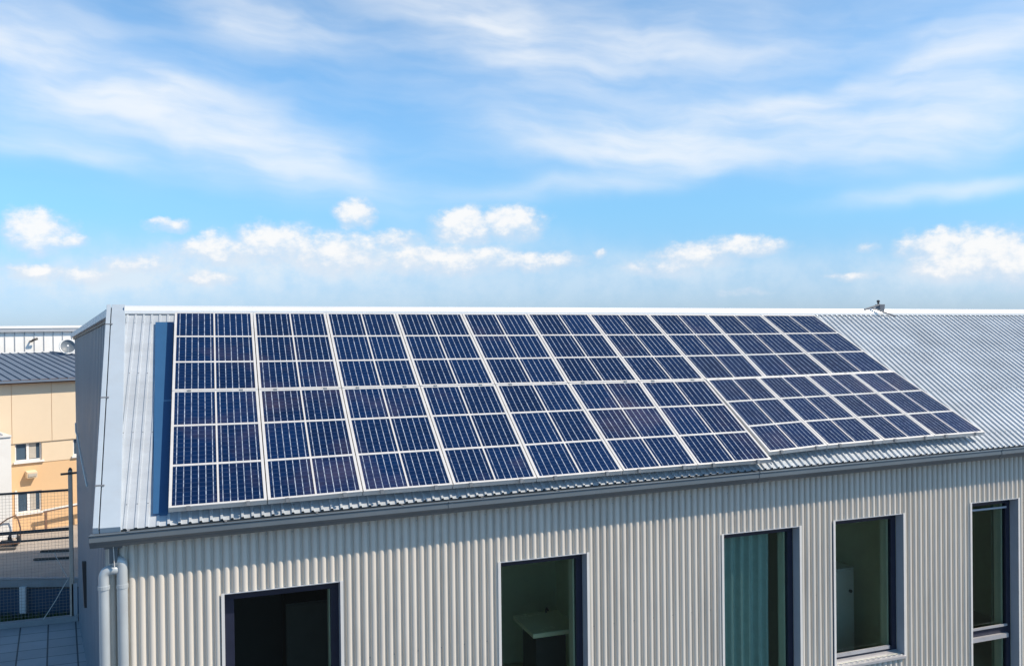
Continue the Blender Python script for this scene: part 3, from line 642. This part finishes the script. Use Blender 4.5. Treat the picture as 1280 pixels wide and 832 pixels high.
for xa, xb in ((.92, 1.44), (1.46, 1.98)): MB().box((xa, 11.28, ZF + .05), (xb, 11.298, 6.58)).build('door', 'darkwood', wd)

SKEW = 0
# ------------------------------------------------------------------ sensor bracket on the ridge
rs = thing('roof_sensor', (11.18, 12.74, 10.15), 'small grey roof sensor with a slanted arm standing on the white ridge cap', 'roof sensor')
MB().loft([[(11.15 + .0, 12.66, 10.14), (11.245, 12.66, 10.14), (11.245, 12.76, 10.14), (11.15, 12.76, 10.14)], [(11.14, 12.65, 10.295), (11.255, 12.65, 10.295), (11.255, 12.77, 10.295), (11.14, 12.77, 10.295)]]).build('body', 'sensor', rs, bevel=.006)
MB().tube([(11.15, 12.70, 10.295), (11.15, 12.70, 10.33)], .016, 8).build('stalk', 'darkmetal', rs)
MB().tube([(11.15, 12.70, 10.325), (11.15, 12.70, 10.338), (11.15, 12.70, 10.358), (11.15, 12.70, 10.37)], [.018, .028, .028, .01], 10).build('knob', 'darkmetal', rs)
MB().tube([(10.84, 12.68, 10.205), (11.16, 12.67, 10.29)], .016, 8).build('arm', 'sensor', rs)
MB().tube([(10.98, 12.66, 10.24), (11.12, 12.62, 10.18), (11.34, 12.50, 10.08)], .014, 8).build('strut', 'sensor', rs)

# ------------------------------------------------------------------ fence at the terrace edge
FY = 23.82
fn = thing('mesh_fence', (-3.1, FY, 3.0), 'tall wire mesh fence with dark posts and rails along the terrace edge', 'fence')
for k, x in enumerate((-3.12, -5.75, -8.4, -11.0)):
    po = MB().box((x - .045, FY - .045, 3.0), (x + .045, FY + .045, 6.64)).build('post', 'post', fn, bevel=.01)
    MB().loft([[(x - .045, FY - .045, 6.64), (x + .045, FY - .045, 6.64), (x + .045, FY + .045, 6.64), (x - .045, FY + .045, 6.64)], [(x - .02, FY - .02, 6.70), (x + .02, FY - .02, 6.70), (x + .02, FY + .02, 6.70), (x - .02, FY + .02, 6.70)]]).build('post_cap', 'darkmetal', po)
    MB().bar((x - .20, FY - .06, 6.56), (x + .20, FY - .06, 6.58), .03, .05).build('bracket', 'darkmetal', po)
for z, h in ((6.165, .05), (5.23, .075), (5.02, .045)):
    MB().box((-12, FY - .025, z - h / 2), (-3.17, FY + .02, z + h / 2)).build('rail', 'darkmetal', fn)
wm = MB(); x = -11.9
while x < -3.18: wm.bar((x, FY - .03, 3.12), (x, FY - .03, 6.14), .004, .004, (1, 0, 0)); x += .074
z = 3.16
while z < 6.14: wm.bar((-12, FY - .034, z), (-3.17, FY - .034, z), .004, .004); z += .074
wm.build('wire_mesh', 'wire', fn)
MB().box((-13, FY - .10, 3.0), (-2.98, FY + .10, 3.13)).build('kerb', 'concrete', fn, bevel=.01)
MB().box((-3.12, FY - .045, 3.13), (-3.0, FY + .0, 3.9)).build('end_plate', 'greymetal', fn)
cw = [(-3.49, FY - .05, 4.70), (-3.42, FY - .07, 4.55), (-3.33, FY - .06, 4.33), (-3.27, FY - .08, 4.22), (-3.19, FY - .06, 4.04), (-3.30, FY - .07, 3.86), (-3.47, FY - .06, 3.55), (-3.64, FY - .07, 3.28), (-3.76, FY - .06, 3.10)]
tag(MB().tube(cw, .009, 6).build('cable', 'cablewhite'), 'pale thin cable hanging down across the wire mesh fence', 'cable')
gc = [(-2.60, 20.75, 8.05), (-2.56, 20.45, 7.90), (-2.47, 19.98, 7.86), (-2.32, 19.0, 7.72), (-2.10, 17.6, 7.58), (-1.85, 16.0, 7.45)]
tag(MB().tube(gc, .016, 6).build('cable', 'cablewhite'), 'pale cable sagging along the blue grey gable wall', 'cable')

# ------------------------------------------------------------------ beyond the fence
BA, BB = Vector((-6.85, 35.06)), Vector((-4.75, 34.34)); bd = (BB - BA).normalized(); bn = Vector((-bd.y, bd.x))
bw = thing('low_wall', (BA.x, BA.y, 0), 'low blue painted wall with a grey coping beyond the fence', 'wall')
def wl_(s0, s1, y0, y1, z0, z1): 
    return MB().hexa(*[[(BA.x + bd.x * s + bn.x * y, BA.y + bd.y * s + bn.y * y, z) for s, y in ((s0, y0), (s1, y0), (s1, y1), (s0, y1))] for z in (z0, z1)])
wl_(-7, 3.2, 0, .3, 0, 1.13).build('blue_panel', 'bluepaint', bw)
wl_(-7, 3.25, -.04, .34, 1.13, 1.40).build('coping', 'concrete', bw, bevel=.015)
wl_(-7, 3.25, -.07, .0, 1.42, 1.475).build('top_rail', 'greymetal', bw)
wl_(-7, 3.22, -.03, -.002, 1.07, 1.13).build('drip_edge', 'timber', bw)
for s in (.75, -2.6): wl_(s, s + .22, -.16, -.045, .25, 1.17).build('pilaster', 'whitecladding', bw, bevel=.01)
gr = MB()
for _ in range(5200):
    s = random.uniform(-7, 3.0); y = -random.random() ** 1.5 * 2.4 - .02; h = random.uniform(.08, .34); a = random.uniform(0, 6.28); lx, ly = math.cos(a) * .02, math.sin(a) * .02
    bx, by = BA.x + bd.x * s + bn.x * y, BA.y + bd.y * s + bn.y * y; tx, ty = random.uniform(-.06, .06), random.uniform(-.06, .06)
    gr.quad((bx - lx, by - ly, .0), (bx + lx, by + ly, .0), (bx + tx + lx * .2, by + ty + ly * .2, h), (bx + tx - lx * .2, by + ty - ly * .2, h))
M['grass'] = mat('grass_blades', (.055, .10, .025), .7, 0, .35, 3)
go = gr.build('grass', 'grass', smooth='sheet'); go['kind'] = 'stuff'; tag(go, 'rough dark green grass growing along the foot of the blue wall', 'grass')
# planks lying on the ground
for (a, b, w, lb) in (((-7.15, 45.05), (-5.85, 44.8), .16, 'dark plank lying on the grey yard behind the low wall, farther of two'), ((-7.2, 43.6), (-5.6, 43.35), .12, 'thin dark plank lying on the grey yard, nearer the low wall'),
                      ((-9.6, 46.3), (-8.35, 46.1), .2, 'dark plank lying in front of the scrap heap')):
    tag(MB().bar((*a, .05), (*b, .05), w, .09).build('plank', 'timber', bevel=.01), lb, 'plank', 'planks lying in the yard')
# scrap heap by the white shed
sh = thing('scrap_heap', (-8.75, 47.0, 0), 'small heap of tyres, bent pipe and broken boards near the white shed', 'scrap heap')
def ring(c, r_, w, ax):
    c = Vector(c); ax = Vector(ax).normalized(); x = ax.orthogonal().normalized(); y = ax.cross(x)
    mb = MB(); rings = []
    for k in range(17):
        a = 2 * math.pi * k / 16; d = x * math.cos(a) + y * math.sin(a)
        rings.append([c + d * (r_ + w * math.cos(b)) + ax * w * math.sin(b) for b in [q * math.pi / 4 for q in range(8)]])
    return mb.loft(rings, caps=False)
ring((-8.55, 46.95, .30), .22, .09, (.3, 1, .35)).build('tyre', 'tyre', sh, smooth=True); ring((-8.85, 47.1, .16), .22, .09, (.1, .2, 1)).build('tyre', 'tyre', sh, smooth=True)
MB().bar((-9.5, 47.0, .12), (-8.3, 46.75, .18), .3, .06).build('board', 'rust', sh); MB().bar((-9.4, 46.8, .25), (-8.7, 47.2, .5), .2, .05).build('board', 'whitecladding', sh)
MB().tube([(-9.3, 47.3, .1), (-9.25, 47.3, .95), (-8.9, 47.3, 1.2), (-8.55, 47.3, 1.35), (-8.45, 47.3, 1.2), (-8.35, 47.3, .75), (-8.35, 47.25, .1)], .035, 8).build('bent_pipe', 'rust', sh, smooth=True)
MB().box((-8.62, 46.75, .42), (-8.42, 46.9, .58)).build('block', 'whitecladding', sh)

# white shed at the left
ws_ = thing('white_shed', (-8.8, 48.0, 0), 'plain white shed wall at the left in front of the cream building', 'shed')
MB().prism([(-8.74, 47.6), (-12.4, 46.0), (-13.2, 47.83), (-9.54, 49.43)][::-1], 0, 5.02).build('wall', 'whitecladding', ws_)
MB().prism([(-8.70, 47.54), (-12.4, 45.92), (-13.25, 47.87), (-9.56, 49.49)][::-1], 5.024, 5.10).build('roof', 'whitecladding', ws_)
MB().tube([(-9.6, 47.6, 5.1), (-9.55, 47.6, 5.22), (-9.35, 47.6, 5.27), (-9.15, 47.6, 5.18), (-9.1, 47.6, 5.1)], .05, 8).build('roof_hoop', 'greymetal', ws_, smooth=True)

# cream building (own frame: x along its front, y into it)
CR = thing('cream_building', (-7.94, 50.26, 0), 'cream and orange rendered building with a hipped dark seamed roof', 'building', rz=R(23.7), local=True)
def cbx(a, b, name, m, par=CR, bevel=0): return MB().box(a, b).build(name, m, par, bevel=bevel)
X0, X1 = -14, 9
up_ = MB(); joints = [X0, -8.6, -6.8, -5.0, -3.1, -1.27, .55, 2.4, 4.2, 6.0, X1]
for a, b in zip(joints, joints[1:]): up_.box((a + .012, -.07, 4.44), (b - .012, .2, 7.42))
up_.build('upper_wall', 'render_light', CR); cbx((X0, -.045, 4.46), (X1, .21, 7.40), 'joint_backing', 'render_dark')
def hole_wall(name, m, y0, y1, z0, z1, holes):
    mb = MB(); xs_ = sorted({X0, X1, *[h[0] for h in holes], *[h[1] for h in holes]})
    for a, b in zip(xs_, xs_[1:]):
        c = (a + b) / 2; hs = [h for h in holes if h[0] < c < h[1]]
        if not hs: mb.box((a, y0, z0), (b, y1, z1))
        for h in hs:
            if h[2] > z0: mb.box((a, y0, z0), (b, y1, h[2]))
            if h[3] < z1: mb.box((a, y0, h[3]), (b, y1, z1))
    return mb.build(name, m, CR)
band = [(-1.13, .09, 3.52, 4.44), (1.56, 2.76, 3.55, 4.44), (-4.0, -2.8, 3.52, 4.44), (-6.8, -5.6, 3.52, 4.44)]
low = [(-1.07, .05, .95, 2.0), (-4.0, -2.8, .95, 2.0)]
hole_wall('window_band', 'render_light', 0, .25, 3.40, 4.44, band)
hole_wall('lower_wall', 'render_dark', .03, .25, 0, 3.398, low)
cbx((X0, .26, 0), (X1, 12, 7.42), 'core', 'render_dark')
def cwin(h, proud=.10, blind=True):
    x0, x1, z0, z1 = h; f = MB(); mid_ = (x0 + x1) / 2 - .02
    for a, b in (((x0, .1, z0), (x0 + .07, .2, z1)), ((x1 - .07, .1, z0), (x1, .2, z1)), ((x0 + .07, .1, z0), (x1 - .07, .2, z0 + .07)), ((x0 + .07, .1, z1 - .06), (x1 - .07, .2, z1)), ((mid_ - .06, .09, z0 + .07), (mid_ + .06, .2, z1 - .06))): f.box(a, b)
    fo = f.build('window', 'pvc', CR)
    MB().box((x0 + .07, .15, z0 + .07), (mid_ - .06, .17, z1 - .06)).build('pane', 'farglass', fo)
    p2 = MB().box((mid_ + .06, .15, z0 + .07), (x1 - .07, .17, z1 - .06)).build('pane', 'farglass', fo)
    if blind: MB().box((mid_ + .08, .135, z0 + .1), (x1 - .24, .148, z1 - .08)).build('blind', 'blind', fo)
    MB().box((x0 - .08, -.10, z0 - .09), (x1 + .08, .1, z0 - .002)).build('sill', 'pvc', fo)
for h in band: cwin(h)
for h in low: cwin(h)
for h in low: cbx((h[0] - .1, -.03, h[2] - .02), (h[0] - .005, .1, h[3] + .1), 'surround', 'pvc')
vb = MB().loft([[(-.68, -.34, 2.70), (-.22, -.34, 2.70), (-.22, .03, 2.70), (-.68, .03, 2.70)], [(-.68, -.38, 2.98), (-.22, -.38, 2.98), (-.22, .03, 3.04), (-.68, .03, 3.04)]]).build('vent_box', 'render_light', CR)
MB().box((-.64, -.39, 2.78), (-.26, -.372, 2.92)).build('vent_grille', 'blind', vb)
cbx((X0 - .3, -.45, 7.40), (X1 + .3, -.25, 7.60), 'fascia', 'brown'); cbx((X0 - .3, -.25, 7.40), (X1 + .3, .4, 7.46), 'eave_soffit', 'brown')
# hipped roof with standing seams
EY, RYY, EZ, RZ, XR = -.5, 9.0, 7.58, 8.72, 3.0
rf = MB(); rf.quad((X0, EY, EZ), (X1 + .35, EY, EZ), (XR, RYY, RZ), (X0, RYY, RZ)); rf.quad((X1 + .35, EY, EZ), (X1 + .35, 12, EZ), (XR, 12, RZ), (XR, RYY, RZ)); rf.quad((X0, RYY, RZ), (XR, RYY, RZ), (XR, 12, RZ), (X0, 12, RZ))
rfo = rf.build('roof', 'slateroof', CR)
sm = MB(); x = X0 + .2
while x < X1 + .2:
    tt_ = 1 if x <= XR else 1 - (x - XR) / (X1 + .35 - XR)
    sm.bar((x, EY, EZ + .02), (x, EY + (RYY - EY) * tt_, EZ + (RZ - EZ) * tt_ + .02), .045, .07); x += .43
sm.build('standing_seams', 'slateroof', rfo); MB().bar((X1 + .35, EY, EZ + .03), (XR, RYY, RZ + .03), .16, .07).build('hip_cap', 'slateroof', rfo)
MB().bar((X0, RYY, RZ + .03), (XR, RYY, RZ + .03), .2, .06).build('roof_ridge', 'whitecladding', rfo)
MB().box((X0 - .3, EY - .1, EZ - .11), (X1 + .4, EY + .02, EZ - .01)).build('eave_gutter', 'slateroof', CR)
hr = thing('handrail', (-7.94, 50.26, 0), 'pale handrail with a brown post along the front of the cream building', 'handrail', rz=R(23.7), local=True)
MB().bar((-.05, -.6, 1.06), (3.2, -.6, 1.26), .09, .07).build('rail', 'whitecladding', hr); MB().bar((-.05, -.6, .98), (3.2, -.6, 1.18), .06, .06).build('lower_rail', 'rust', hr)
for x in (.06, 1.9): MB().box((x - .05, -.64, 0), (x + .05, -.56, .98 + .062 * x)).build('post', 'rust', hr)

# white metal building behind
WB_ = thing('white_building', (-7.94, 50.26, 0), 'white metal clad building with a flat grey edged roof behind the cream one', 'building', rz=R(23.7), local=True)
MB().box((-16, 13.3, 0), (12, 22, 9.95)).build('wall', 'whitecladding', WB_)
sm = MB(); x = -15.8
while x < 12: sm.box((x, 13.26, 0), (x + .05, 13.3, 9.95)); x += .56
sm.build('cladding_seams', 'greymetal', WB_)
MB().box((-16.1, 13.05, 9.95), (12.1, 22.1, 10.17)).build('fascia', 'greymetal', WB_); MB().box((-15.2, 13.0, 10.174), (12.2, 22.2, 10.33)).build('roof_edge', 'whitecladding', WB_)
vc = MB().tube([(3.02, 13.26, 9.35), (3.02, 12.95, 9.35), (3.08, 12.9, 9.42), (3.35, 12.85, 9.52)], [.06, .06, .07, .08], 10).build('vent_cowl', 'darkmetal', WB_, smooth=True)

# satellite dish on the cream roof
sdh = thing('satellite_dish', (-7.94, 50.26, 0), 'round grey satellite dish with a pale rim on the roof of the cream building', 'satellite dish', rz=R(23.7), local=True)
dc = Vector((3.62, 7.7, 9.02)); ax = Vector((-.25, -.92, .25)).normalized(); dxv = ax.orthogonal().normalized(); dyv = ax.cross(dxv)
rings = []
for k in range(7):
    q = k / 6; rad = .43 * q + .001; dep = .16 * q * q
    rings.append([dc + (dxv * math.cos(a) + dyv * math.sin(a)) * rad + ax * dep for a in [2 * math.pi * j / 28 for j in range(28)]])
MB().loft(rings, caps=False).build('reflector', 'dish', sdh, smooth=True)
rr = []
for j in range(29):
    a = 2 * math.pi * j / 28; d = dxv * math.cos(a) + dyv * math.sin(a); rr.append([dc + d * (.43 + .04 * math.cos(b)) + ax * (.16 + .035 * math.sin(b)) for b in [q * math.pi / 3 for q in range(6)]])
MB().loft(rr, caps=False).build('rim', 'whitecladding', sdh, smooth=True)
MB().tube([dc - Vector((0, 0, .5)) + ax * .12, dc + ax * .62 - Vector((0, 0, .1))], .025, 6).build('feed_arm', 'whitecladding', sdh)
MB().tube([dc + ax * .6 - Vector((0, 0, .12)), dc + ax * .72 - Vector((0, 0, .08))], .05, 8).build('receiver', 'whitecladding', sdh)
MB().tube([(dc.x, dc.y + .15, 8.3), (dc.x, dc.y + .15, dc.z), dc], .045, 8).build('mast', 'greymetal', sdh)
for o in bpy.data.objects:
    if 'local' in o: del o['local']
